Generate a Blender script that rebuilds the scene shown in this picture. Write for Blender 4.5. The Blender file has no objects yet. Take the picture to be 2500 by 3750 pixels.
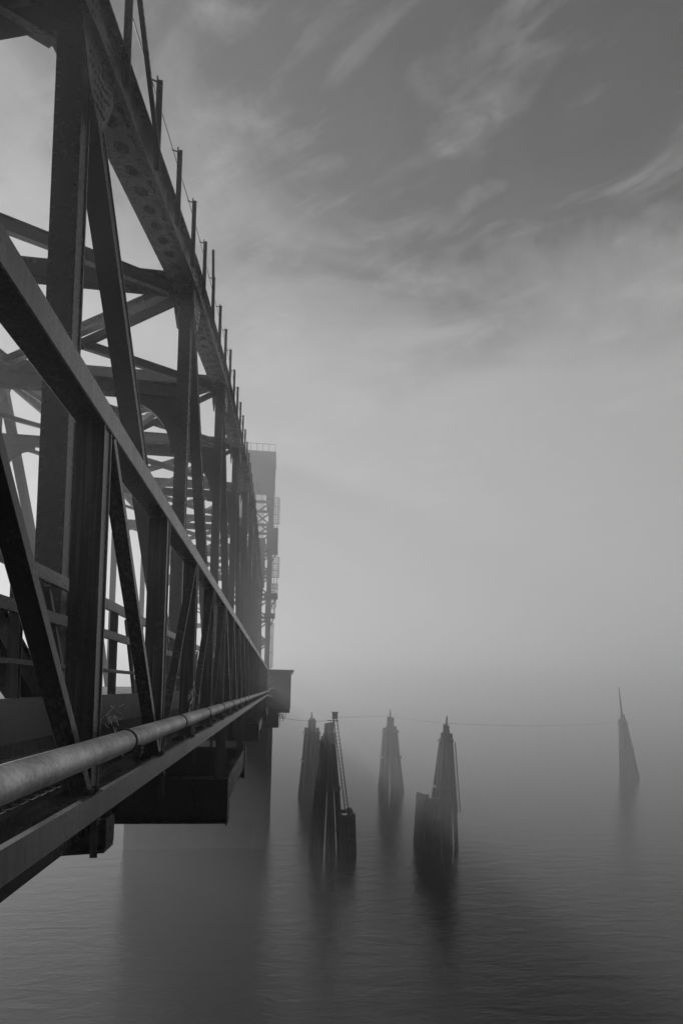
import bpy, bmesh, math, random
from mathutils import Vector, Matrix

random.seed(7)
S = bpy.context.scene
COL = S.collection
H = 18.0                                    # height of the deck line (and of the lens) above the river
R = math.radians

# ------------------------------------------------------------------ camera
cam = bpy.data.cameras.new("camera")
cam.sensor_fit = 'AUTO'
cam.sensor_width = 36.0
cam.lens = 36.0 * 2040 / 3750
cam.shift_x = 0.0
cam.shift_y = (2451 - 1875) / 3750
cam.clip_start = 0.05
cam.clip_end = 5000
co = bpy.data.objects.new("camera", cam)
COL.objects.link(co)
co.matrix_world = (Matrix.Translation((0, 0, H)) @ Matrix.Rotation(R(-6.3), 4, 'Z')
                   @ Matrix.Rotation(R(92.0), 4, 'X') @ Matrix.Rotation(0.024, 4, 'Z'))
S.camera = co

# ------------------------------------------------------------------ sky, sun, exposure
CLOUD = 8.0                                 # brightness of the cloud deck before the background strength
SUN_EL, SUN_AZ = R(27), R(-46)              # azimuth from +Y, negative = towards -X (beyond the bridge)
world = bpy.data.worlds.new("World")
S.world = world
world.use_nodes = True
wt = world.node_tree
wt.nodes.clear()


def N(t, typ, **kw):
    n = t.nodes.new(typ)
    for k, v in kw.items():
        setattr(n, k, v)
    return n


def math_node(t, op, a, b=None, c=None, clamp=False):
    n = t.nodes.new('ShaderNodeMath')
    n.operation = op
    n.use_clamp = clamp
    for i, v in enumerate((a, b, c)):
        if v is None:
            continue
        if isinstance(v, (int, float)):
            n.inputs[i].default_value = v
        else:
            t.links.new(v, n.inputs[i])
    return n.outputs[0]


sky = N(wt, 'ShaderNodeTexSky', sky_type='NISHITA')
sky.sun_disc = False
sky.sun_elevation = SUN_EL
sky.sun_rotation = SUN_AZ
sky.air_density = 1.0
sky.dust_density = 1.2
sky.ozone_density = 1.0
# black-and-white picture taken through a deep filter: the red end of the sky decides its tone
sep = N(wt, 'ShaderNodeSeparateColor')
wt.links.new(sky.outputs[0], sep.inputs[0])
grey = math_node(wt, 'ADD', math_node(wt, 'MULTIPLY', sep.outputs[0], 0.85),
                 math_node(wt, 'MULTIPLY', sep.outputs[1], 0.15))
# thin cirrus on a flat layer high above
tc = N(wt, 'ShaderNodeTexCoord')
sx = N(wt, 'ShaderNodeSeparateXYZ')
wt.links.new(tc.outputs['Generated'], sx.inputs[0])
zz = math_node(wt, 'ADD', math_node(wt, 'ABSOLUTE', sx.outputs[2]), 0.12)
cx = N(wt, 'ShaderNodeCombineXYZ')
wt.links.new(math_node(wt, 'DIVIDE', sx.outputs[0], zz), cx.inputs[0])
wt.links.new(math_node(wt, 'DIVIDE', sx.outputs[1], zz), cx.inputs[1])
mp = N(wt, 'ShaderNodeMapping')
mp.vector_type = 'TEXTURE'
mp.inputs['Rotation'].default_value = (0, 0, R(-38))
mp.inputs['Scale'].default_value = (0.75, 0.30, 1.0)
mp.inputs['Location'].default_value = (0.4, 1.3, 0)
wt.links.new(cx.outputs[0], mp.inputs[0])


def noise(t, vec, scale, detail, rough, dist=0.0):
    n = N(t, 'ShaderNodeTexNoise')
    n.inputs['Scale'].default_value = scale
    n.inputs['Detail'].default_value = detail
    n.inputs['Roughness'].default_value = rough
    n.inputs['Distortion'].default_value = dist
    if vec is not None:
        t.links.new(vec, n.inputs['Vector'])
    return n.outputs[0]


def ramp(t, fac, stops):
    n = N(t, 'ShaderNodeValToRGB')
    cr = n.color_ramp
    while len(cr.elements) < len(stops):
        cr.elements.new(0.5)
    for e, (p, v) in zip(cr.elements, stops):
        e.position = p
        e.color = (v, v, v, 1)
    t.links.new(fac, n.inputs[0])
    return n.outputs[0]


wisps = ramp(wt, noise(wt, mp.outputs[0], 2.6, 9, 0.60, 0.8), [(0.50, 0.0), (0.74, 1.0)])
fine = ramp(wt, noise(wt, cx.outputs[0], 9.0, 7, 0.65, 1.2), [(0.38, 0.25), (0.66, 1.0)])
wisps = math_node(wt, 'MULTIPLY', wisps, fine)
banks = noise(wt, cx.outputs[0], 2.2, 8, 0.62, 0.6)
# a thin cloud deck seen at a slant: thicker towards the horizon, with one ragged clearing high on the right
dv = N(wt, 'ShaderNodeVectorMath', operation='DISTANCE')
wt.links.new(cx.outputs[0], dv.inputs[0])
dv.inputs[1].default_value = (0.26, 0.40, 0.0)
clear = math_node(wt, 'ADD', math_node(wt, 'MULTIPLY', dv.outputs['Value'], 0.86), math_node(wt, 'MULTIPLY', math_node(wt, 'SUBTRACT', banks, 0.5), 0.9))
deck = ramp(wt, clear, [(0.15, 0.0), (0.48, 0.07), (0.92, 1.0)])
tau = math_node(wt, 'ADD', math_node(wt, 'MULTIPLY', deck, 0.9), math_node(wt, 'MULTIPLY', wisps, 0.5))
cov = math_node(wt, 'SUBTRACT', 1.0, math_node(wt, 'EXPONENT', math_node(wt, 'DIVIDE', math_node(wt, 'MULTIPLY', tau, -1.0), zz)))
blue = math_node(wt, 'MULTIPLY', math_node(wt, 'MULTIPLY', grey, 0.03), math_node(wt, 'SUBTRACT', 1.0, cov))
# thin cloud passes more light on the sun's side
sdv = N(wt, 'ShaderNodeVectorMath', operation='DOT_PRODUCT')
wt.links.new(tc.outputs['Generated'], sdv.inputs[0])
sdv.inputs[1].default_value = (math.cos(SUN_EL) * math.sin(SUN_AZ), math.cos(SUN_EL) * math.cos(SUN_AZ), math.sin(SUN_EL))
lobe = math_node(wt, 'POWER', math_node(wt, 'MULTIPLY_ADD', sdv.outputs['Value'], 0.5, 0.5, clamp=True), 1.2)
glow = math_node(wt, 'MULTIPLY_ADD', lobe, 0.35, 0.65)
tone = math_node(wt, 'ADD', blue, math_node(wt, 'MULTIPLY', math_node(wt, 'MULTIPLY', cov, CLOUD), glow))
bg = N(wt, 'ShaderNodeBackground')
wt.links.new(tone, bg.inputs[0])
bg.inputs[1].default_value = 0.05
wo = N(wt, 'ShaderNodeOutputWorld')
wt.links.new(bg.outputs[0], wo.inputs[0])

sun = bpy.data.lights.new("sun", 'SUN')
sun.energy = 5.0
sun.angle = R(6)
sun.color = (1, 1, 1)
so = bpy.data.objects.new("sun", sun)
COL.objects.link(so)
sdir = Vector((math.cos(SUN_EL) * math.sin(SUN_AZ), math.cos(SUN_EL) * math.cos(SUN_AZ), math.sin(SUN_EL)))
so.rotation_euler = sdir.to_track_quat('Z', 'Y').to_euler()
so.location = (0, 0, 60)

vs = S.view_settings
vs.view_transform = 'Standard'
vs.look = 'None'
vs.exposure = 0.32
vs.gamma = 1.0
vs.use_curve_mapping = False
S.cycles.volume_bounces = 0
S.cycles.max_bounces = 6
S.cycles.diffuse_bounces = 2
S.cycles.glossy_bounces = 3
S.cycles.use_denoising = True

HAZE_DENSITY = 0.0064

# ------------------------------------------------------------------ materials (black-and-white place: neutral greys)


def material(name, base, rough, var=0.35, scale=3.0, bump=0.0, bscale=60.0, streak=0.0, spec=0.5, metallic=0.0):
    m = bpy.data.materials.new(name)
    m.use_nodes = True
    t = m.node_tree
    b = t.nodes['Principled BSDF']
    b.inputs['Roughness'].default_value = rough
    b.inputs['Specular IOR Level'].default_value = spec
    b.inputs['Metallic'].default_value = metallic
    geo = N(t, 'ShaderNodeNewGeometry')
    pos = geo.outputs['Position']
    n1 = noise(t, pos, scale, 6, 0.6, 0.3)
    n2 = noise(t, pos, scale * 9, 4, 0.65)
    mix = math_node(t, 'ADD', math_node(t, 'MULTIPLY', n1, 0.6), math_node(t, 'MULTIPLY', n2, 0.4))
    v = ramp(t, mix, [(0.3, base * (1 - var)), (0.5, base), (0.72, base * (1 + var * 1.3))])
    rv = ramp(t, mix, [(0.3, min(1, rough * 1.25)), (0.7, rough * 0.8)])
    if streak > 0:                           # drip marks running down the faces
        mpg = N(t, 'ShaderNodeMapping')
        mpg.inputs['Scale'].default_value = (55, 55, 1.6)
        t.links.new(pos, mpg.inputs[0])
        s1 = ramp(t, noise(t, mpg.outputs[0], 1.0, 3, 0.6), [(0.42, 0.0), (0.66, 1.0)])
        s2 = ramp(t, noise(t, pos, 1.4, 3, 0.5), [(0.40, 0.1), (0.62, 1.0)])
        v = math_node(t, 'ADD', v, math_node(t, 'MULTIPLY', math_node(t, 'MULTIPLY', s1, s2), streak))
    t.links.new(v, b.inputs['Base Color'])
    t.links.new(rv, b.inputs['Roughness'])
    if bump > 0:
        bp = N(t, 'ShaderNodeBump')
        bp.inputs['Strength'].default_value = bump
        bp.inputs['Distance'].default_value = 0.004
        t.links.new(noise(t, pos, bscale, 4, 0.6), bp.inputs['Height'])
        t.links.new(bp.outputs[0], b.inputs['Normal'])
    return m


M = {}
M['steel'] = material('truss_paint', 0.007, 0.27, 0.4, 1.6, 0.4, 45, spec=0.18)
M['rail'] = material('rail_paint', 0.014, 0.25, 0.35, 3.0, 0.35, 70, streak=0.06, spec=0.3)
M['pipe'] = material('galvanised_pipe', 0.62, 0.34, 0.5, 5.0, 0.6, 60, metallic=0.6)
M['band'] = material('clamp_iron', 0.03, 0.55, 0.4, 8.0, 0.4, 80)
M['plate'] = material('guard_plate_paint', 0.05, 0.42, 0.35, 1.8, 0.3, 30)
M['handrail'] = material('handrail_paint', 0.045, 0.27, 0.4, 3.0, 0.4, 70, streak=0.14, spec=0.5)
M['channel'] = material('channel_paint', 0.10, 0.30, 0.4, 2.5, 0.4, 60, streak=0.07, spec=0.5)
M['grate'] = material('grating_iron', 0.02, 0.6, 0.4, 6.0, 0.4, 60)
M['rivet'] = material('rivet_paint', 0.018, 0.45, 0.3, 8.0)
M['concrete'] = material('pier_concrete', 0.075, 0.85, 0.35, 0.7, 0.6, 12, streak=0.03)
M['timber'] = material('creosoted_timber', 0.022, 0.8, 0.5, 1.5, 0.8, 20, streak=0.02)
M['house'] = material('house_siding_paint', 0.07, 0.7, 0.3, 1.2, 0.3, 20)
M['tower'] = material('tower_paint', 0.05, 0.6, 0.3, 0.8, 0.3, 20)
M['wire'] = material('wire_rope', 0.03, 0.6, 0.2, 5.0)
M['web'] = material('spider_silk', 0.55, 0.5, 0.2, 20.0)
M['asphalt'] = material('deck_asphalt', 0.05, 0.9, 0.3, 2.0, 0.5, 40)

# ------------------------------------------------------------------ mesh helpers


def V(x, y, z):
    return Vector((x, y, H + z))


def rect(w, h, c=0.0):
    a, b = w / 2, h / 2
    if c <= 0:
        return [(-a, -b), (a, -b), (a, b), (-a, b)]
    return [(-a + c, -b), (a - c, -b), (a, -b + c), (a, b - c), (a - c, b), (-a + c, b), (-a, b - c), (-a, -b + c)]


def hsec(w, h, tf, tw):                     # flanges lie along u (width w), h is along v
    a, b, s = w / 2, h / 2, tw / 2
    return [(-a, -b), (a, -b), (a, -b + tf), (s, -b + tf), (s, b - tf), (a, b - tf), (a, b), (-a, b),
            (-a, b - tf), (-s, b - tf), (-s, -b + tf), (-a, -b + tf)]


def csec(w, h, t):                          # channel opening towards -u
    a, b = w / 2, h / 2
    return [(-a, -b), (a, -b), (a, b), (-a, b), (-a, b - t), (a - t, b - t), (a - t, -b + t), (-a, -b + t)]


def lsec(w, h, t):
    a, b = w / 2, h / 2
    return [(-a, -b), (a, -b), (a, -b + t), (-a + t, -b + t), (-a + t, b), (-a, b)]


def ngon(r, n=10):
    return [(r * math.cos(2 * math.pi * i / n), r * math.sin(2 * math.pi * i / n)) for i in range(n)]


def sweep(bm, prof, p0, p1, u=(1, 0, 0), taper=1.0):
    p0, p1 = Vector(p0), Vector(p1)
    a = (p1 - p0).normalized()
    u = Vector(u)
    u = (u - a * u.dot(a)).normalized()
    v = a.cross(u) * -1.0
    r0 = [bm.verts.new(p0 + u * x + v * y) for x, y in prof]
    r1 = [bm.verts.new(p1 + u * (x * taper) + v * (y * taper)) for x, y in prof]
    n = len(prof)
    for i in range(n):
        j = (i + 1) % n
        bm.faces.new((r0[i], r0[j], r1[j], r1[i]))
    bm.faces.new(r0[::-1])
    bm.faces.new(r1)


def box(bm, x0, x1, y0, y1, z0, z1):
    vs_ = [bm.verts.new(V(x, y, z)) for x in (x0, x1) for y in (y0, y1) for z in (z0, z1)]
    for f in ((0, 1, 3, 2), (4, 6, 7, 5), (0, 4, 5, 1), (2, 3, 7, 6), (0, 2, 6, 4), (1, 5, 7, 3)):
        bm.faces.new([vs_[i] for i in f])


def tube(bm, pts, r, n=10, cap=True):
    pts = [Vector(p) for p in pts]
    rings = []
    ref = Vector((0, 0, 1))
    for i, p in enumerate(pts):
        a = (pts[min(i + 1, len(pts) - 1)] - pts[max(i - 1, 0)]).normalized()
        if abs(a.dot(ref)) > 0.95:
            ref = Vector((1, 0, 0))
        u = a.cross(ref).normalized()
        w = u.cross(a).normalized()
        rr = r[i] if isinstance(r, (list, tuple)) else r
        rings.append([bm.verts.new(p + (u * math.cos(2 * math.pi * k / n) + w * math.sin(2 * math.pi * k / n)) * rr)
                      for k in range(n)])
    for a, b in zip(rings, rings[1:]):
        for k in range(n):
            j = (k + 1) % n
            bm.faces.new((a[k], a[j], b[j], b[k]))
    if cap:
        bm.faces.new(rings[0][::-1])
        bm.faces.new(rings[-1])


def extrude_poly(bm, pts, d):
    """flat outline (list of Vectors) thickened by the vector d"""
    a = [bm.verts.new(p) for p in pts]
    b = [bm.verts.new(p + d) for p in pts]
    n = len(pts)
    bm.faces.new(a)
    bm.faces.new(b[::-1])
    for i in range(n):
        j = (i + 1) % n
        bm.faces.new((a[j], a[i], b[i], b[j]))


def rivet(bm, p, nrm, r=0.018):
    nrm = Vector(nrm).normalized()
    t1 = nrm.orthogonal().normalized()
    t2 = nrm.cross(t1)
    n = 6
    a = [bm.verts.new(p + (t1 * math.cos(2 * math.pi * k / n) + t2 * math.sin(2 * math.pi * k / n)) * r) for k in range(n)]
    b = [bm.verts.new(p + (t1 * math.cos(2 * math.pi * k / n) + t2 * math.sin(2 * math.pi * k / n)) * r * 0.6 + nrm * r * 0.6) for k in range(n)]
    for k in range(n):
        j = (k + 1) % n
        bm.faces.new((a[k], a[j], b[j], b[k]))
    bm.faces.new(b)


def build(name, mat, parent=None, smooth=False, fn=None, kind=None):
    bm = bmesh.new()
    fn(bm)
    bmesh.ops.recalc_face_normals(bm, faces=bm.faces[:])
    me = bpy.data.meshes.new(name)
    bm.to_mesh(me)
    bm.free()
    me.materials.append(M[mat] if isinstance(mat, str) else mat)
    if smooth:
        for p in me.polygons:
            p.use_smooth = len(p.vertices) == 4
    o = bpy.data.objects.new(name, me)
    COL.objects.link(o)
    if parent is not None:
        o.parent = parent
        if parent.type == 'EMPTY' or True:
            o.matrix_parent_inverse = parent_matrix(parent).inverted()
    if kind:
        o['kind'] = kind
    return o


def parent_matrix(p):
    m = Matrix.LocRotScale(p.location, p.rotation_euler, p.scale)
    if p.parent is not None:
        return parent_matrix(p.parent) @ p.matrix_parent_inverse @ m
    return m


def thing(name, label, cat, loc, group=None):
    o = bpy.data.objects.new(name, None)
    o.empty_display_size = 0.3
    COL.objects.link(o)
    o.location = loc
    tag(o, label, cat, group)
    return o


def tag(o, label, cat, group=None, kind=None):
    o['label'] = label
    o['category'] = cat
    if group:
        o['group'] = group
    if kind:
        o['kind'] = kind
    return o


def part(name, mat, parent, prof, p0, p1, u=(1, 0, 0), **kw):
    return build(name, mat, parent, fn=lambda bm: sweep(bm, prof, p0, p1, u), **kw)


# ------------------------------------------------------------------ river
wm = bpy.data.materials.new('river_water')
wm.use_nodes = True
t = wm.node_tree
b = t.nodes['Principled BSDF']
b.inputs['Base Color'].default_value = (0.006, 0.006, 0.006, 1)
b.inputs['Roughness'].default_value = 0.08
b.inputs['IOR'].default_value = 1.33
geo = N(t, 'ShaderNodeNewGeometry')
mpw = N(t, 'ShaderNodeMapping')
mpw.inputs['Scale'].default_value = (0.55, 1.5, 1.0)
mpw.inputs['Rotation'].default_value = (0, 0, R(8))
t.links.new(geo.outputs['Position'], mpw.inputs[0])
w1 = noise(t, mpw.outputs[0], 2.4, 4, 0.6, 0.8)
w2 = noise(t, mpw.outputs[0], 0.5, 2, 0.5, 0.4)
hgt = math_node(t, 'ADD', math_node(t, 'MULTIPLY', w1, 0.55), math_node(t, 'MULTIPLY', w2, 1.2))
bp = N(t, 'ShaderNodeBump')
bp.inputs['Strength'].default_value = 0.8
bp.inputs['Distance'].default_value = 0.08
t.links.new(hgt, bp.inputs['Height'])
t.links.new(bp.outputs[0], b.inputs['Normal'])


def water_fn(bm):
    n = 12
    g = [[bm.verts.new((-560 + 1120 * i / n, -560 + 1120 * j / n, 0)) for j in range(n + 1)] for i in range(n + 1)]
    for i in range(n):
        for j in range(n):
            bm.faces.new((g[i][j], g[i + 1][j], g[i + 1][j + 1], g[i][j + 1]))


water = build('river_water', wm, fn=water_fn)
water['kind'] = 'structure'
water['label'] = 'calm dark river with fine ripples fading into the fog'

# ------------------------------------------------------------------ the truss bridge
XT = -2.60                                  # near truss
XF = -10.70                                 # far truss
YN = [-8.5 + 7.5 * k for k in range(11)]    # panel points: -8.5, -1, 6.5 ... 66.5
ZC = [0.9, 4.7, 7.5, 9.85, 11.45, 12.4, 12.8, 12.8, 12.3, 11.2, 9.6]
NF = 2                                      # index of the first panel point in view
bridge = thing('truss_bridge', 'dark riveted steel truss bridge with arched top chord running into fog', 'bridge', V(-6.6, 30, -1.2))

HS = hsec(0.30, 0.28, 0.03, 0.27)           # solid built-up post with shallow side grooves


def chord_fn(bm, x, p, q, near):
    """box chord: two webs, a top plate, edge angles; the pierced soffit is a part of its own"""
    d = Vector((0, 0, 1))
    a = (q - p).normalized()
    n = Vector((1, 0, 0)).cross(a) * 1.0     # chord 'up'
    if n.z < 0:
        n = -n
    for s in (-1, 1):
        sweep(bm, rect(0.03, 0.60), p + n * 0.33 + Vector((s * 0.20, 0, 0)), q + n * 0.33 + Vector((s * 0.20, 0, 0)))
        sweep(bm, rect(0.10, 0.022), p + n * 0.045 + Vector((s * 0.267, 0, 0)), q + n * 0.045 + Vector((s * 0.267, 0, 0)))
    sweep(bm, rect(0.66, 0.025), p + n * 0.644, q + n * 0.644)


def soffit_fn(bm, p, q, w=0.42, hole=0.60):
    L = (q - p).length
    a = (q - p).normalized()
    u = Vector((1, 0, 0))
    n = u.cross(a)
    if n.z < 0:
        n = -n
    nh = max(1, int(L / hole))
    st = L / nh
    K = 16
    for lay in (0.0, 0.02):
        for i in range(nh):
            c = p + a * (st * (i + 0.5)) + n * lay
            solid = (i == 0 or i == nh - 1)
            rx, ry = w / 2, st / 2
            ring_o, ring_i = [], []
            for k in range(K):
                th = 2 * math.pi * (k + 0.5) / K
                cs, sn = math.cos(th), math.sin(th)
                m = max(abs(cs), abs(sn))
                ring_o.append(c + u * (rx * cs / m) + a * (ry * sn / m))
                ring_i.append(c + u * (0.115 * cs) + a * (0.165 * sn))
            vo = [bm.verts.new(v_) for v_ in ring_o]
            if solid:
                bm.faces.new(vo)
                continue
            vi = [bm.verts.new(v_) for v_ in ring_i]
            for k in range(K):
                j = (k + 1) % K
                bm.faces.new((vo[k], vo[j], vi[j], vi[k]))
            if lay == 0.0:
                lo = vi
                up = [bm.verts.new(v_ + n * 0.02) for v_ in ring_i]
                for k in range(K):
                    j = (k + 1) % K
                    bm.faces.new((vi[k], vi[j], up[j], up[k]))


def gusset(bm, x, y, z, side, wdt=0.85, hgt=0.95):
    """irregular plate in the truss plane at a panel point"""
    pts = [(-0.55, 0.40), (-0.75, 0.05), (-0.22, -0.75), (0.20, -0.95), (0.42, -0.85), (0.85, -0.05), (0.75, 0.55)]
    extrude_poly(bm, [V(x, y + a * wdt, z + 0.15 + b_ * hgt) for a, b_ in pts], Vector((side * 0.016, 0, 0)))


for x in (XT, XF):
    near = x == XT
    sgn = 1 if near else -1
    kk = range(1, 10) if near else range(1, 10)
    for k in kk:
        p, q = V(x, YN[k], ZC[k]), V(x, YN[k + 1], ZC[k + 1])
        c = build('top_chord', 'steel', bridge, fn=lambda bm: chord_fn(bm, x, p, q, near))
        if near and k >= 1:
            build('soffit_plate', 'steel', c, fn=lambda bm: soffit_fn(bm, p, q))
    part('end_post', 'steel', bridge, rect(0.46, 0.5), V(x, YN[0], -0.4), V(x, YN[1], ZC[1] + 0.3))
    part('end_post', 'steel', bridge, rect(0.46, 0.5), V(x, YN[10] + 7, -0.4), V(x, YN[10], ZC[10] + 0.3))
    for k in range(1, 11):
        yp = YN[k] + 0.15
        po = part('vertical_post', 'steel', bridge, HS, V(x, yp, -0.5), V(x, yp, ZC[k] + 0.02))
        for s in (-1, 1):
            if (near and not (k == 2 and s < 0)) or s == 1:
                build('gusset_plate', 'steel', po, fn=lambda bm: gusset(bm, x + s * (0.222 if s > 0 else 0.238), yp, ZC[k], s))
        if near and k <= 6:
            def rv(bm):
                z = 0.6
                while z < ZC[k] - 0.2:
                    for dx in (-0.115, 0.115):
                        rivet(bm, V(x + dx, yp - 0.14, z), (0, -1, 0), 0.021)
                    z += 0.16
                xg = x + 0.238
                for (a, b0, b1) in ((-0.45, -0.1, 0.5), (-0.2, -0.45, 0.5), (0.0, -0.75, 0.0), (0.14, -0.7, 0.0), (0.3, -0.65, 0.2), (0.5, -0.3, 0.5), (0.62, 0.0, 0.55)):
                    zz_ = b0
                    while zz_ < b1:
                        rivet(bm, V(xg, yp + a * 0.85, ZC[k] + 0.12 + zz_), (1, 0, 0), 0.024)
                        rivet(bm, V(xg, yp + a * 0.85 + 0.09, ZC[k] + 0.17 + zz_), (1, 0, 0), 0.024)
                        zz_ += 0.12
            build('rivets', 'rivet', po, fn=rv, kind='stuff')
    # diagonals fall away from the top of each post to the foot of the next
    for k in range(1, 10):
        if k <= 6:
            p, q = V(x, YN[k] + 0.42, ZC[k] - 0.15), V(x, YN[k + 1] - 0.1, -0.3)
        else:
            p, q = V(x, YN[k + 1] - 0.2, ZC[k + 1] - 0.1), V(x, YN[k] + 0.4, -0.3)
        part('diagonal', 'steel', bridge, HS if k < 5 else hsec(0.26, 0.2, 0.02, 0.02), p, q)
    # bottom chord with a proud upper guard plate
    part('bottom_chord', 'steel', bridge, hsec(0.34, 0.80, 0.03, 0.24), V(x, YN[0], -0.62), V(x, YN[10] + 7, -0.62))

# guard plates along the near bottom chord, one per half panel
for k in range(1, 12):
    y0 = -1.0 + 3.75 * (k - 1)
    g = build('guard_plate', 'plate', bridge, fn=lambda bm: (box(bm, -2.30, -2.27, y0 + 0.012, y0 + 3.738, -0.95, -0.30),
                                                           box(bm, -2.34, -2.25, y0 + 0.012, y0 + 3.738, -0.30, -0.15)))

# struts, sway frames and laterals between the two trusses
W = XT - XF
for k in range(2, 11):
    y, z = YN[k] + 0.15, ZC[k]
    zs_ = z + (0.26 if k > 2 else 0.70)
    part('cross_strut', 'steel', bridge, hsec(0.30, 0.46, 0.03, 0.03), V(XF + 0.2, y, zs_), V(XT - 0.2, y, zs_), u=(0, 1, 0))
    zl = z - 2.5 if k > 2 else z - 1.2
    if k > 2:
        part('sway_strut', 'steel', bridge, hsec(0.26, 0.36, 0.025, 0.025), V(XF + 0.16, y, zl), V(XT - 0.16, y, zl), u=(0, 1, 0))
        xm = (XF + XT) / 2
        for s in (-1, 1):
            xs = xm + s * (W / 2 - 0.2)
            part('sway_brace', 'steel', bridge, rect(0.14, 0.16), V(xs, y + 0.02, z - 0.1), V(xm + s * 0.15, y + 0.02, zl + 0.2), u=(0, 1, 0))

    # curved knee brackets under the sway strut
    for s, xs in () if k == 2 else ((1, XT - 0.15), (-1, XF + 0.15)):
        def knee(bm):
            zk = zl - 0.18 if k > 2 else z
            r = 1.25
            pts = [V(xs, y, zk), V(xs - s * r, y, zk)]
            for i in range(9):
                th = math.pi / 2 * i / 8
                pts.append(V(xs - s * r + s * (r - 0.10) * math.sin(th), y, zk - 0.12 - (r - 0.0) * (1 - math.cos(th))))
            pts.append(V(xs, y, zk - r - 0.12))
            extrude_poly(bm, pts, Vector((0, 0.03, 0)))
            arc = pts[2:-1]
            for a, b_ in zip(arc, arc[1:]):
                sweep(bm, rect(0.18, 0.024), a + Vector((0, 0.015, -0.012)), b_ + Vector((0, 0.015, -0.012)), u=(0, 1, 0))
        build('knee_bracket', 'steel', bridge, fn=knee)
# first sway frame: a shallow bracing bar falls from the near post towards mid-span, with a conduit on it
part('sway_brace', 'plate', bridge, hsec(0.26, 0.42, 0.03, 0.2), V(-2.40, 6.30, 7.76), V(-6.6, 6.30, 6.25), u=(0, 1, 0))
build('conduit', 'plate', bridge, smooth=True, fn=lambda bm: tube(bm, [V(-2.38, 6.10, 7.90), V(-6.6, 6.10, 6.55)], 0.035, 12))
for j in range(4):
    f_ = 0.02 + 0.24 * j
    build('conduit_strap', 'band', bridge, smooth=True, fn=lambda bm: tube(bm, [V(-2.38 - 4.22 * f_, 6.10, 7.90 - 1.35 * f_), V(-2.42 - 4.22 * f_, 6.10, 7.887 - 1.35 * f_)], 0.05, 12))
for k in range(1, 10):
    for a, b_ in (((XT, k), (XF, k + 1)), ((XF, k), (XT, k + 1))):
        if k <= 2 and a[0] == XT:
            continue
        s = 0.0 if a[0] == XT else -0.30
        p = V(a[0] + (-0.2 if a[0] == XT else 0.2), YN[a[1]] + 0.3, ZC[a[1]] + 0.30 + s)
        q = V(b_[0] + (-0.2 if b_[0] == XT else 0.2), YN[b_[1]] + 0.0, ZC[b_[1]] + 0.30 + s)
        part('lateral_brace', 'steel', bridge, hsec(0.24, 0.26, 0.02, 0.02), p, q, u=(1, 0, 0))

for k in range(3, 10):                        # a second, lighter lateral system at the level of the sway struts
    za, zb_ = ZC[k] - 2.5, ZC[k + 1] - 2.5
    ym, zm, xm = (YN[k] + YN[k + 1]) / 2 + 0.15, (za + zb_) / 2, (XF + XT) / 2
    for x in (XT - 0.18, XF + 0.18):
        part('sway_lateral', 'steel', bridge, lsec(0.16, 0.16, 0.03), V(x, YN[k] + 0.32, za), V(xm + (0.1 if x > xm else -0.1), YN[k + 1] - 0.02, zb_))

# roadway, stringers and the deep transverse floor girders that carry the footway
build('roadway_deck', 'asphalt', bridge, fn=lambda bm: box(bm, XF + 0.25, XT - 0.25, -9, 73, -0.50, -0.25))
for i in range(6):
    x = XF + 0.9 + i * 1.26
    part('stringer', 'steel', bridge, hsec(0.22, 0.5, 0.02, 0.02), V(x, -9, -0.76), V(x, 73, -0.76))
GY = [-4.2, 0.9, 9.8, 14.6, 24.2, 28.9, 38.4]
for i, y in enumerate(GY):
    if y < 2:
        continue
    g = part('floor_girder', 'steel', bridge, hsec(0.36, 0.74, 0.03, 0.03), V(-11.6, y, -1.95), V(-0.84, y, -1.95), u=(0, 1, 0))
    build('end_plate', 'steel', g, fn=lambda bm: box(bm, -0.839, -0.815, y - 0.2, y + 0.2, -2.35, -1.56))
    for j in range(3):
        build('web_stiffener', 'steel', g, fn=lambda bm: box(bm, -1.4 - j * 1.3, -1.385 - j * 1.3, y - 0.17, y - 0.02, -2.288, -1.612))
for y0, y1 in ((9.8, 14.6), (24.2, 28.9), (38.4, 43.0)):
    part('edge_tie', 'steel', bridge, csec(0.12, 0.46, 0.016), V(-0.90, y0 + 0.19, -1.80), V(-0.90, y1 - 0.19, -1.80))
    for y in (y0, y1):
        if y < 43:
            part('footway_column', 'rail', bridge, hsec(0.16, 0.14, 0.014, 0.012), V(-0.97, y - 0.02, -1.58), V(-0.97, y - 0.02, -0.70))
            part('footway_column', 'steel', bridge, hsec(0.16, 0.14, 0.014, 0.012), V(-2.1, y - 0.02, -1.58), V(-2.1, y - 0.02, -0.70))
# small cantilever bracket close to the viewer
for y in (3.0,):
    def brk(bm):
        extrude_poly(bm, [V(-2.4, y, -0.70), V(-0.86, y, -0.70), V(-0.86, y, -0.835), V(-2.4, y, -0.93)], Vector((0, 0.02, 0)))
        sweep(bm, rect(0.16, 0.016), V(-2.4, y + 0.01, -0.938), V(-0.85, y + 0.01, -0.843), u=(0, 1, 0))
        box(bm, -0.86, -0.845, y - 0.06, y + 0.08, -0.83, -0.69)
    build('footway_bracket', 'steel', bridge, fn=brk)

# ------------------------------------------------------------------ footway
walk = thing('footway', 'dark open grating footway between outer railing and truss', 'walkway', V(-1.6, 20, -0.6))


def grating(bm):
    for i in range(27):
        x = -2.20 + i * 0.043
        box(bm, x, x + 0.006, -4, 57, -0.555, -0.525)
    y = -1.0
    while y < 16:
        box(bm, -2.21, -1.06, y, y + 0.007, -0.530, -0.520)
        y += 0.10


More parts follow.
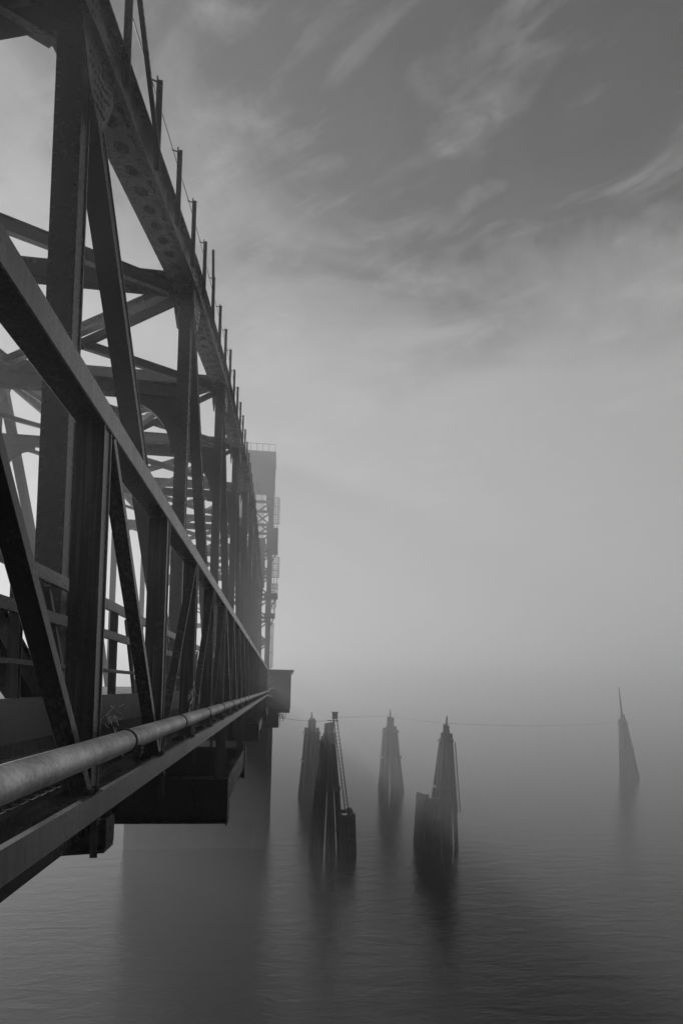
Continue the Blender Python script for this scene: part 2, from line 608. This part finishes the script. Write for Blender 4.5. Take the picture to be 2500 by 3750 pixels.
build('grating', 'grate', walk, fn=grating, kind='stuff')
part('footway_stringer', 'rail', walk, lsec(0.10, 0.10, 0.012), V(-1.07, -4, -0.56), V(-1.07, 57, -0.56))
part('footway_stringer', 'steel', walk, csec(0.08, 0.16, 0.01), V(-1.62, -4, -0.65), V(-1.62, 57, -0.65))
part('footway_stringer', 'steel', walk, rect(0.09, 0.12), V(-0.99, -4, -0.715), V(-0.99, 2.98, -0.715))
y = -3.5
while y < 57:
    part('footway_joist', 'steel', walk, rect(0.06, 0.1), V(-2.2, y + 0.31, -0.61), V(-1.02, y + 0.31, -0.61), u=(0, 1, 0))
    y += 1.585

# ------------------------------------------------------------------ outer railing, built like a little truss
rail = thing('footway_railing', 'tall dark steel truss railing along the outer edge of the footway', 'railing', V(-0.97, 2.87, -0.6))
RY = [2.87 + 1.585 * k for k in range(-4, 26)]
RZ0, RZ1 = -0.55, 1.36
part('top_rail', 'handrail', rail, rect(0.15, 0.13, 0.006), V(-0.975, -4.2, 1.365), V(-0.975, 42.7, 1.365))
part('top_rail', 'handrail', rail, rect(0.13, 0.11, 0.006), V(-0.97, 42.72, 1.36), V(-0.66, 55.0, 0.42))
ch = part('bottom_channel', 'channel', rail, csec(0.032, 0.125, 0.008), V(-0.898, -4.2, -0.6125), V(-0.898, 43.0, -0.6125))
part('bottom_channel', 'channel', rail, csec(0.032, 0.12, 0.008), V(-0.898, 43.02, -0.6125), V(-0.62, 55.0, -0.95))
POST = [(-0.07, -0.06), (0.07, -0.06), (0.07, -0.048), (0.063, -0.044), (0.063, 0.044), (0.07, 0.048), (0.07, 0.06), (-0.07, 0.06)]
for i, y in enumerate(RY):
    k = i - 4
    yp = y + 0.06
    if y > 42.5:
        break
    # u = x, v runs along y
    build('post', 'rail', rail, fn=lambda bm: sweep(bm, POST, V(-0.975, yp, -0.53), V(-0.975, yp, 1.298), u=(1, 0, 0)))
    if k >= 0 and k not in (4, 7, 13, 16, 22):
        h = build('hanger', 'rail', rail, fn=lambda bm: (sweep(bm, lsec(0.035, 0.035, 0.006), V(-0.885, yp - 0.03, -0.675), V(-0.885, yp - 0.03, -0.86 - 0.03 * (k % 2))),
                                                         box(bm, -0.91, -0.87, yp - 0.06, yp + 0.0, -0.70, -0.677)))
    bolts = build('bolt_plate', 'rail', rail, fn=lambda bm: (box(bm, -0.955, -0.878, yp - 0.07, yp + 0.04, -0.549, -0.538),
                                                             sweep(bm, ngon(0.012, 6), V(-0.90, yp - 0.07, -0.538), V(-0.90, yp - 0.07, -0.52)),
                                                             sweep(bm, ngon(0.012, 6), V(-0.90, yp + 0.02, -0.538), V(-0.90, yp + 0.02, -0.52))))
    if i + 1 < len(RY) and RY[i + 1] < 43:
        yn = RY[i + 1] + 0.06
        ph = (k - 4) % 10 if k >= 4 else k
        falls = (ph < 5) if k >= 4 else (k < 1)
        if falls:
            p, q = V(-0.945, yp + 0.10, 1.295), V(-0.945, yn - 0.07, -0.53)
        else:
            p, q = V(-0.945, yn - 0.07, 1.295), V(-0.945, yp + 0.10, -0.53)
        part('diagonal', 'rail', rail, rect(0.085, 0.055, 0.004) if falls else rect(0.075, 0.012), p, q)

# ------------------------------------------------------------------ pipe
pipe = thing('utility_pipe', 'pale grey metal pipe with bolted clamps slung along the outer railing', 'pipe', V(-0.78, 3, -0.3))
PX_, PZ_ = -0.79, -0.30
pts = [V(PX_, -4.0, PZ_), V(PX_, 42.0, PZ_)]
for i in range(1, 8):
    th = math.pi / 2 * i / 7
    pts.append(V(PX_ + 0.3 * (1 - math.cos(th)), 42.0 + 0.5 * math.sin(th), PZ_ + 0.22 * math.sin(th)))
pts.append(V(-0.42, 42.6, -0.16))
build('pipe', 'pipe', pipe, smooth=True, fn=lambda bm: tube(bm, pts, 0.057, 32))
for k in range(-3, 25):
    y = 2.87 + 1.585 * k + 0.14
    if y > 41.5:
        break

    def clamp(bm):
        n = 28
        for (ya, yb, r) in ((y, y + 0.018, 0.0655),):
            tube(bm, [V(PX_, ya, PZ_), V(PX_, yb, PZ_)], r, n)
    c = build('clamp', 'band', pipe, smooth=True, fn=clamp)
    if k % 2 == 0:
        def lug(bm):
            box(bm, PX_ + 0.028, PX_ + 0.082, y + 0.022, y + 0.062, PZ_ - 0.045, PZ_ - 0.034)
            box(bm, PX_ + 0.028, PX_ + 0.082, y + 0.022, y + 0.062, PZ_ - 0.066, PZ_ - 0.055)
            sweep(bm, ngon(0.011, 6), V(PX_ + 0.066, y + 0.042, PZ_ - 0.085), V(PX_ + 0.066, y + 0.042, PZ_ - 0.02))
        build('bolt', 'band', c, fn=lug)
    build('support', 'rail', pipe, fn=lambda bm: box(bm, -0.935, -0.80, y - 0.004, y + 0.022, PZ_ - 0.078, PZ_ - 0.058))

# ------------------------------------------------------------------ inner handrail between footway and truss
inner = thing('inner_handrail', 'three-bar steel handrail between footway and truss posts', 'railing', V(-2.2, 6, -0.15))
for z, h, w in ((1.0, 0.13, 0.05), (0.62, 0.11, 0.05), (0.16, 0.045, 0.05)):
    part('rail', 'rail', inner, rect(w, h, 0.004), V(-2.20, -1, z), V(-2.20, 57, z))
y = -0.6
i = 0
while y < 57:
    part('post', 'rail', inner, hsec(0.09, 0.07, 0.01, 0.01), V(-2.275, y, -0.15), V(-2.275, y, 1.02))
    part('brace', 'rail', inner, rect(0.05, 0.014) if i % 2 else rect(0.05, 0.05), V(-2.28, y + (0.12 if i % 2 else 1.2), -0.14), V(-2.28, y + (0.75 if i % 2 else 0.62), 0.94))
    y += 1.42
    i += 1

# ------------------------------------------------------------------ walkway handrail along the top chord
hand = thing('chord_handrail', 'row of stanchions with a thin wire along the top chord', 'railing', V(-2.25, 9, 9.3))


def chord_z(y):
    for k in range(10):
        if YN[k] <= y <= YN[k + 1]:
            f = (y - YN[k]) / (YN[k + 1] - YN[k])
            return ZC[k] * (1 - f) + ZC[k + 1] * f
    return ZC[10]


ys = [7.5 + 1.8 * i for i in range(0, 33)]
tops = []
for i, y in enumerate(ys):
    z = chord_z(y)
    st = build('stanchion', 'steel', hand, fn=lambda bm: sweep(bm, lsec(0.085, 0.085, 0.02), V(-2.27, y, z + 0.22), V(-2.27, y, z + 1.78)))
    build('wire_arm', 'steel', st, fn=lambda bm: tube(bm, [V(-2.28, y, z + 1.70), V(-2.42, y - 0.05, z + 1.70)], 0.012, 6))
    tops.append(V(-2.40, y - 0.05, z + 1.70))
build('wire', 'wire', hand, fn=lambda bm: tube(bm, tops, 0.010, 6))
for y, l in ((9.3, 1), (16.6, 1)):
    z = chord_z(y)
    part('stay', 'steel', hand, rect(0.07, 0.07), V(-2.25, y - 0.06, z + 0.5), V(-2.25, y - 2.9 if y < 10 else y - 0.55, z + 2.4 if y < 10 else z + 2.2))

# ------------------------------------------------------------------ piers
def pier(y, x0, x1, d, label, ztop=-2.5):
    p = thing('bridge_pier', label, 'pier', (x0, y, 0), 'piers standing in the river')
    build('shaft', 'concrete', p, fn=lambda bm: box(bm, x0 + 1.3, x1 - 1.6, y + 0.25, y + d - 0.25, -H - 0.6, ztop))
    for xa, xb in ((x0, x0 + 1.6), (x1 - 1.6, x1)):
        build('column', 'concrete', p, fn=lambda bm: sweep(bm, rect(xb - xa, d, 0.2), V((xa + xb) / 2, y + d / 2, -H - 0.6), V((xa + xb) / 2, y + d / 2, ztop + 0.002)))
    build('cap', 'concrete', p, fn=lambda bm: box(bm, x0 - 0.3, x1 + 0.3, y - 0.3, y + d + 0.3, ztop + 0.004, ztop + 0.9))
    return p


pier(63.2, -16.4, -1.04, 4.2, 'grey concrete bridge pier in the river below the operator house')
pier(75.2, -15.0, -0.8, 5.6, 'fog-veiled concrete pier under the tall steel tower', ztop=-1.2)

# ------------------------------------------------------------------ operator house
hx0, hx1, hy0, hy1, hz0, hz1 = -2.1, 1.18, 58.0, 61.6, -2.2, 1.66
house = thing('operator_house', 'small grey flat-roofed cabin at the far end of the footway', 'cabin', V(-0.5, 48.5, hz0))
build('wall', 'house', house, fn=lambda bm: box(bm, hx0, hx1, hy0, hy1, hz0, hz1))
rf = build('roof', 'house', house, fn=lambda bm: (box(bm, hx0 - 0.2, hx1 + 0.27, hy0 - 0.25, hy1 + 0.25, hz1 + 0.003, hz1 + 0.16),
                                                 box(bm, hx0 - 0.1, hx1 + 0.12, hy0 - 0.12, hy1 + 0.12, hz1 - 0.14, hz1 - 0.001)))
for i in range(11):
    x = hx0 + 0.14 + i * 0.30
    build('siding_batten', 'house', house, fn=lambda bm: box(bm, x - 0.02, x + 0.02, hy0 - 0.02, hy0 - 0.001, hz0 + 0.02, hz1 - 0.16))
build('base_frame', 'steel', house, fn=lambda bm: box(bm, hx0 - 0.1, hx1 - 0.06, hy0 - 0.1, hy1 + 0.1, hz0 - 0.42, hz0 - 0.003))
build('support_beam', 'steel', house, fn=lambda bm: box(bm, hx0, 0.02, hy0 + 0.3, hy1 - 0.3, hz0 - 2.0, hz0 - 0.424))
build('eave_lamp', 'steel', house, fn=lambda bm: tube(bm, [V(hx1 + 0.02, hy0 + 0.2, hz1 - 0.3), V(hx1 + 0.16, hy0 + 0.1, hz1 - 0.26), V(hx1 + 0.22, hy0 + 0.1, hz1 - 0.10)], 0.035, 8))
for i in range(3):
    build('hose_loop', 'wire', house, smooth=True, fn=lambda bm: tube(bm, [V(0.0 + 0.26 * i + 0.22 * math.cos(a * 0.3), hy0 + 0.4, hz0 - 0.46 - (0.42 + 0.1 * i) * math.sin(a * 0.3)) for a in range(0, 11)], 0.03, 6))
build('access_ladder', 'steel', house, fn=lambda bm: (sweep(bm, rect(0.05, 0.05), V(0.12, hy0 + 0.5, hz0 - 0.43), V(0.12, hy0 + 0.5, hz0 - 1.9)),
                                                      sweep(bm, rect(0.05, 0.05), V(0.48, hy0 + 0.5, hz0 - 0.43), V(0.48, hy0 + 0.5, hz0 - 1.3)),
                                                      *[box(bm, 0.12, 0.48, hy0 + 0.48, hy0 + 0.52, hz0 - 0.7 - 0.2 * j, hz0 - 0.67 - 0.2 * j) for j in range(4)]))

# ------------------------------------------------------------------ tower
TY = 76.0  # tower positions and sizes below were scaled about the camera to this distance
tower = thing('lift_tower', 'tall pale steel lattice tower with boxy top and caged ladders in the fog', 'tower', V(-3.7, TY + 2, -0.3))
TX0, TX1 = -5.75, -1.81
TD = 4.3
for x in (TX0, TX1):
    for y in (TY, TY + TD):
        part('leg', 'tower', tower, hsec(0.62, 0.56, 0.07, 0.06), V(x, y, -0.3), V(x, y, 25.6))
for j in range(8):
    z0, z1 = -0.2 + j * 3.18, -0.2 + (j + 1) * 3.18
    for y in (TY, TY + TD):
        part('girt', 'tower', tower, rect(0.28, 0.34), V(TX0 + 0.32, y, z1), V(TX1 - 0.32, y, z1), u=(0, 1, 0))
        part('brace', 'tower', tower, rect(0.16, 0.2), V(TX0 + 0.28, y - 0.07, z0 + 0.25), V(TX1 - 0.28, y - 0.07, z1 - 0.25), u=(0, 1, 0))
        part('brace', 'tower', tower, rect(0.16, 0.2), V(TX1 - 0.28, y + 0.12, z0 + 0.25), V(TX0 + 0.28, y + 0.12, z1 - 0.25), u=(0, 1, 0))
    for x in (TX0, TX1):
        part('girt', 'tower', tower, rect(0.28, 0.34), V(x, TY + 0.3, z1), V(x, TY + TD - 0.3, z1))
        part('brace', 'tower', tower, rect(0.16, 0.2), V(x, TY + 0.3, z0 + 0.25), V(x, TY + TD - 0.3, z1 - 0.25))
th_ = build('machinery_house', 'tower', tower, fn=lambda bm: box(bm, -6.45, -1.41, TY - 0.7, TY + 5.0, 27.9, 31.8))
build('roof', 'tower', th_, fn=lambda bm: box(bm, -6.55, -1.33, TY - 0.8, TY + 5.1, 31.803, 31.95))
build('sheave_box', 'tower', tower, fn=lambda bm: box(bm, -6.45, -4.0, TY - 0.6, TY + 4.9, 25.6, 27.89))
build('sheave_box', 'tower', tower, fn=lambda bm: box(bm, -2.52, -1.49, TY - 0.6, TY + 4.9, 25.6, 27.89))
for i in range(3):
    build('panel_seam', 'tower', th_, fn=lambda bm: box(bm, -6.47, -1.39, TY - 0.73, TY - 0.702, 28.6 + i * 1.25, 28.68 + i * 1.25))


for x in (-5.9, -2.0):
    for y in (TY + 0.4, TY + 3.4):
        build('sheave', 'tower', tower, smooth=True, fn=lambda bm: tube(bm, [V(x - 0.12, y + 0.2, 26.7), V(x + 0.12, y + 0.2, 26.7)], 0.95, 20))
for i in range(6):
    xr_ = -3.55 + 0.16 * i
    build('hoist_rope', 'wire', tower, fn=lambda bm: tube(bm, [V(xr_, TY - 0.3, 27.85), V(xr_, TY - 0.3, 9.0)], 0.035, 5))
build('counterweight', 'tower', tower, fn=lambda bm: box(bm, -4.9, -2.5, TY + 0.9, TY + 3.3, 14.0, 20.5))
for i in range(7):
    build('gallery_post', 'tower', tower, fn=lambda bm: box(bm, -6.4 + i * 0.82, -6.34 + i * 0.82, TY - 0.78, TY - 0.72, 31.952, 32.9))
build('gallery_rail', 'tower', tower, fn=lambda bm: box(bm, -6.42, -1.40, TY - 0.78, TY - 0.73, 32.903, 32.96))


def cage(bm, x, y, z0, z1, r=0.48):
    for s in (-0.22, 0.22):
        box(bm, x + s - 0.035, x + s + 0.035, y + 0.35, y + 0.42, z0 - 1.6, z1)
    for j in range(4):
        z = z0 + (z1 - z0) * j / 3
        tube(bm, [V(x + r * math.cos(a * math.pi / 8), y - r * math.sin(a * math.pi / 8) + 0.35, z) for a in range(9)], 0.045, 5)
    for a in (0, 2, 4, 6, 8):
        px, py = x + r * math.cos(a * math.pi / 8), y + 0.35 - r * math.sin(a * math.pi / 8)
        box(bm, px - 0.035, px + 0.035, py - 0.035, py + 0.035, z0, z1)
    z = z0 - 1.6
    while z < z1:
        box(bm, x - 0.22, x + 0.22, y + 0.36, y + 0.40, z, z + 0.035)
        z += 0.32


for z0, z1, x in ((22.4, 26.0, -1.13), (15.0, 17.8, -0.97), (10.9, 14.0, -1.28), (2.7, 8.7, -1.5)):
    build('ladder_cage', 'tower', tower, fn=lambda bm: cage(bm, x, TY + 0.2, z0, z1))
for z, zt, x1 in ((18.4, 21.5, -0.74), (12.2, 13.3, -0.57), (9.5, 10.0, -0.87)):
    pl = build('platform', 'tower', tower, fn=lambda bm: box(bm, TX1 - 0.5, x1, TY - 1.0, TY + 1.8, z, z + 0.4))
    if zt - z > 2:
        build('cabinet', 'tower', pl, fn=lambda bm: box(bm, TX1 - 0.45, x1 - 0.01, TY - 0.95, TY + 1.6, z + 0.403, zt))
    else:
        def prail(bm):
            for xx in (x1 - 0.07, x1 - 0.7, x1 - 1.3):
                box(bm, xx, xx + 0.07, TY - 0.98, TY - 0.91, z + 0.403, z + 1.7)
            for zz__ in (1.0, 1.65):
                box(bm, TX1 - 0.2, x1, TY - 0.97, TY - 0.92, z + zz__, z + zz__ + 0.07)
        build('platform_rail', 'tower', pl, fn=prail)
    part('platform_brace', 'tower', pl, rect(0.16, 0.16), V(x1 - 0.1, TY - 0.5, z - 0.01), V(TX1 + 0.2, TY - 0.35, z - 1.7))

# ------------------------------------------------------------------ pile dolphins
def dolphin(f, base, top, rb, rt, ztop, zcap, rcap, zspike, spike_top, label, n=11, skirt=None, seed=1, ladder=None, lamp=None):
    """f = scale about the camera behind the call numbers, also sizes the timbers; base/top = (x, y) centre at the water and at the pile heads"""
    rnd = random.Random(seed)
    d = thing('pile_dolphin', label, 'dolphin', (base[0], base[1], 0), 'pile dolphins standing in the river')
    zb = -(H + 0.8)

    for ring, cnt in ((1.0, n), (0.45, 4)):
        for i in range(cnt):
            th = 2 * math.pi * (i + 0.5 * (ring < 1)) / cnt + rnd.uniform(-0.13, 0.13)
            zt = ztop + (rnd.uniform(-0.55, 0.15) + (0.25 if ring < 1 else 0)) * f
            r0 = rnd.uniform(0.135, 0.19) * f
            p = V(base[0] + (rb - 0.16 * f) * ring * math.cos(th), base[1] + (rb - 0.16 * f) * ring * math.sin(th), zb)
            q = V(top[0] + (rt - 0.13 * f) * ring * math.cos(th), top[1] + (rt - 0.13 * f) * ring * math.sin(th), zt)
            m_ = p.lerp(q, 0.5) + Vector((rnd.uniform(-0.14, 0.14), rnd.uniform(-0.1, 0.1), 0))
            build('pile', 'timber', d, smooth=True, fn=lambda bm: tube(bm, [p, m_, q], [r0, r0 * 0.92, r0 * 0.82], 9))
    for i in range(4):                        # the taller inner cluster
        th = 2 * math.pi * i / 4 + 0.4
        o_ = Vector(((rcap - 0.15 * f) * math.cos(th), (rcap - 0.15 * f) * math.sin(th), 0))
        zk = zcap + rnd.uniform(-0.15, 0.1) * f
        build('king_pile', 'timber', d, smooth=True, fn=lambda bm: tube(bm, [V(top[0], top[1], ztop - 2.0 * f) + o_, V(top[0], top[1], zk) + o_ * 0.9], 0.17 * f, 9))
    if zspike is not None:
        build('mast', 'timber', d, smooth=True, fn=lambda bm: tube(bm, [V(top[0], top[1], zcap - 0.6 * f), V(spike_top, top[1], zspike)], [0.15 * f, 0.05 * f], 8))
    for g_ in (0.93, 0.55):                   # wire lashings
        z = zb + (ztop - zb) * g_
        r = rb + (rt - rb) * g_ + 0.05 * f
        c = (base[0] + (top[0] - base[0]) * g_, base[1] + (top[1] - base[1]) * g_)
        build('lashing', 'wire', d, fn=lambda bm: [tube(bm, [V(c[0] + r * math.cos(a * math.pi / 12), c[1] + r * math.sin(a * math.pi / 12), z + j * 0.10) for a in range(25)], 0.03 * f, 5, cap=False) for j in range(3)])
    if skirt:
        s, xo, xi, zs = skirt
        spots = [(xo, base[1] - 1.87 + j * 0.62, 0.28) for j in range(7)] + [(xo - s * (0.53 + 0.46 * j), base[1] - 1.87, 0.21) for j in range(3)]
        for xx, yy, lean in spots:
            zh = zs + rnd.uniform(-0.08, 0.08)
            build('fender_pile', 'timber', d, smooth=True, fn=lambda bm: tube(bm, [V(xx, yy, zb), V(xx - s * lean, yy, zh)], 0.18 * f, 9))
        for z in (zs - 0.7, zs - 2.8):
            for yw in (-2.35, 2.10):
                build('waler', 'timber', d, fn=lambda bm: box(bm, min(xi, xo - s * 0.1), max(xi, xo - s * 0.1), base[1] + yw, base[1] + yw + 0.25, z, z + 0.38))
    if ladder:
        (xa, za), (xb, zbm) = ladder
        yy = base[1] - 0.4
        off = 0.36

        def lad(bm):
            for s_ in (0.0, off):
                sweep(bm, rect(0.07 * f, 0.07 * f), V(xa + s_, yy, za), V(xb + s_, yy, zbm))
            m = 26
            for j in range(1, m):
                c_ = V(xa, yy, za).lerp(V(xb, yy, zbm), j / m)
                sweep(bm, rect(0.05, 0.05), c_, c_ + Vector((off, 0, 0)), u=(0, 1, 0))
        build('ladder', 'steel', d, fn=lad)
    if lamp:
        xa, za = lamp
        yl = base[1] - 0.5
        lp = build('navigation_light', 'steel', d, fn=lambda bm: (box(bm, xa - 0.28, xa + 0.28, yl - 0.35, yl + 0.35, za + 0.07, za + 0.76),
                                                             box(bm, xa - 0.36, xa + 0.36, yl - 0.42, yl + 0.42, za + 0.762, za + 0.86)))
        build('bracket', 'steel', lp, fn=lambda bm: (sweep(bm, rect(0.12, 0.12), V(xa - 0.14, yl, za + 0.069), V(xa - 0.03, yl, za - 3.0)),
                                                     box(bm, xa - 0.83, xa + 0.42, yl - 0.1, yl + 0.1, za - 0.17, za - 0.06)))
    return d


dolphin(1.38, (5.75, 62.58), (5.61, 62.58), 2.1, 0.8, -5.12, -3.81, 0.55, None, 0.0,  # these numbers and the wire ends were scaled about the camera, factor first
        'dark timber pile dolphin with lamp box and ladder, in front of a paler one', skirt=(1, 8.65, 6.92, -13.71), seed=2, ladder=((6.12, -3.32), (7.68, -13.71)), lamp=(6.23, -3.46))
dolphin(1.75, (5.65, 93.27), (5.55, 93.27), 2.35, 1.29, -6.74, -5.08, 0.73, -4.02, 5.46,
        'hazy timber pile dolphin partly hidden behind the dark one with a lamp', seed=3)
dolphin(1.7, (20.48, 99.28), (20.06, 99.28), 2.5, 1.36, -6.71, -5.02, 0.75, -3.57, 19.97,
        'pale foggy timber pile dolphin alone in the middle, without a ladder', seed=4)
dolphin(1.38, (19.38, 63.97), (19.59, 63.97), 1.97, 0.76, -4.92, -3.95, 0.42, -2.91, 19.66,
        'dark timber pile dolphin with a low fender block on its left side', skirt=(-1, 16.59, 18.28, -12.18), seed=5, ladder=((20.22, -5.95), (21.0, -14.12)))
dolphin(1.8, (76.32, 114.3), (74.43, 114.3), 2.12, 0.83, -5.22, -4.32, 0.43, 1.8, 73.53,
        'faint leaning timber pile dolphin with a long mast, far right in fog', seed=6)

# ------------------------------------------------------------------ guy wires between dolphins
def cable(p, q, sag, label):
    p, q = Vector(p), Vector(q)
    pts_ = []
    for i in range(25):
        f = i / 24
        v_ = p.lerp(q, f)
        v_.z -= sag * 4 * f * (1 - f)
        pts_.append(v_)
    o = build('mooring_wire', 'wire', None, fn=lambda bm: tube(bm, pts_, 0.016, 5))
    tag(o, label, 'wire', 'wires strung between the dolphins')


cable(V(0.4, 58.4, -3.2), V(5.68, 62.17, -3.6), 0.15, 'thin wire from the operator house to the lamp-topped dolphin')
cable(V(6.09, 62.17, -3.18), V(20.06, 98.77, -4.59), 0.12, 'thin wire from the lamp-topped dolphin to the pale middle dolphin')
cable(V(20.06, 98.77, -4.67), V(19.59, 63.55, -3.81), 0.08, 'short thin wire between the pale middle dolphin and the dark right one')
cable(V(19.59, 63.55, -3.74), V(74.34, 113.76, -5.58), 0.6, 'long sagging wire running to the faint mast-topped dolphin')

# ------------------------------------------------------------------ cobwebs caught on the railing
def cobweb(c, size, seed, label):
    rnd = random.Random(seed)

    def fn(bm):
        for i in range(26):
            th = rnd.uniform(0, 2 * math.pi)
            a = c + Vector((rnd.uniform(-0.03, 0.03), math.cos(th) * size * rnd.uniform(0.1, 1), math.sin(th) * size * rnd.uniform(0.1, 1)))
            b_ = a + Vector((rnd.uniform(-0.03, 0.03), rnd.uniform(-0.5, 0.5) * size, rnd.uniform(-0.6, 0.4) * size))
            m_ = a.lerp(b_, 0.5) - Vector((0, 0, size * 0.06))
            tube(bm, [a, m_, b_], 0.0013, 3)
    tag(build('cobweb', 'web', None, fn=fn), label, 'cobweb', 'cobwebs on the railing')


cobweb(V(-0.89, 5.85, -0.10), 0.20, 1, 'ragged cobweb at the foot of the third railing post above the pipe')
cobweb(V(-0.90, 3.16, -0.19), 0.09, 2, 'small cobweb behind the nearest pipe clamp at the big railing post')

# ------------------------------------------------------------------ fog
hm = bpy.data.materials.new('river_fog')
hm.use_nodes = True
t = hm.node_tree
t.nodes.clear()
pv = N(t, 'ShaderNodeVolumePrincipled')
pv.inputs['Color'].default_value = (0.95, 0.95, 0.95, 1)
pv.inputs['Density'].default_value = HAZE_DENSITY
pv.inputs['Anisotropy'].default_value = 0.29
om = N(t, 'ShaderNodeOutputMaterial')
t.links.new(pv.outputs[0], om.inputs['Volume'])


def haze_fn(bm):
    bmesh.ops.create_cube(bm, size=1.0, matrix=Matrix.Translation((0, 0, (H + 33.3 - 1.2) / 2)) @ Matrix.Diagonal((1200, 1200, H + 33.3 + 1.2, 1)))


hz = build('haze', hm, fn=haze_fn)
hz['kind'] = 'stuff'
hz['label'] = 'pale fog hanging over the river and bridge'
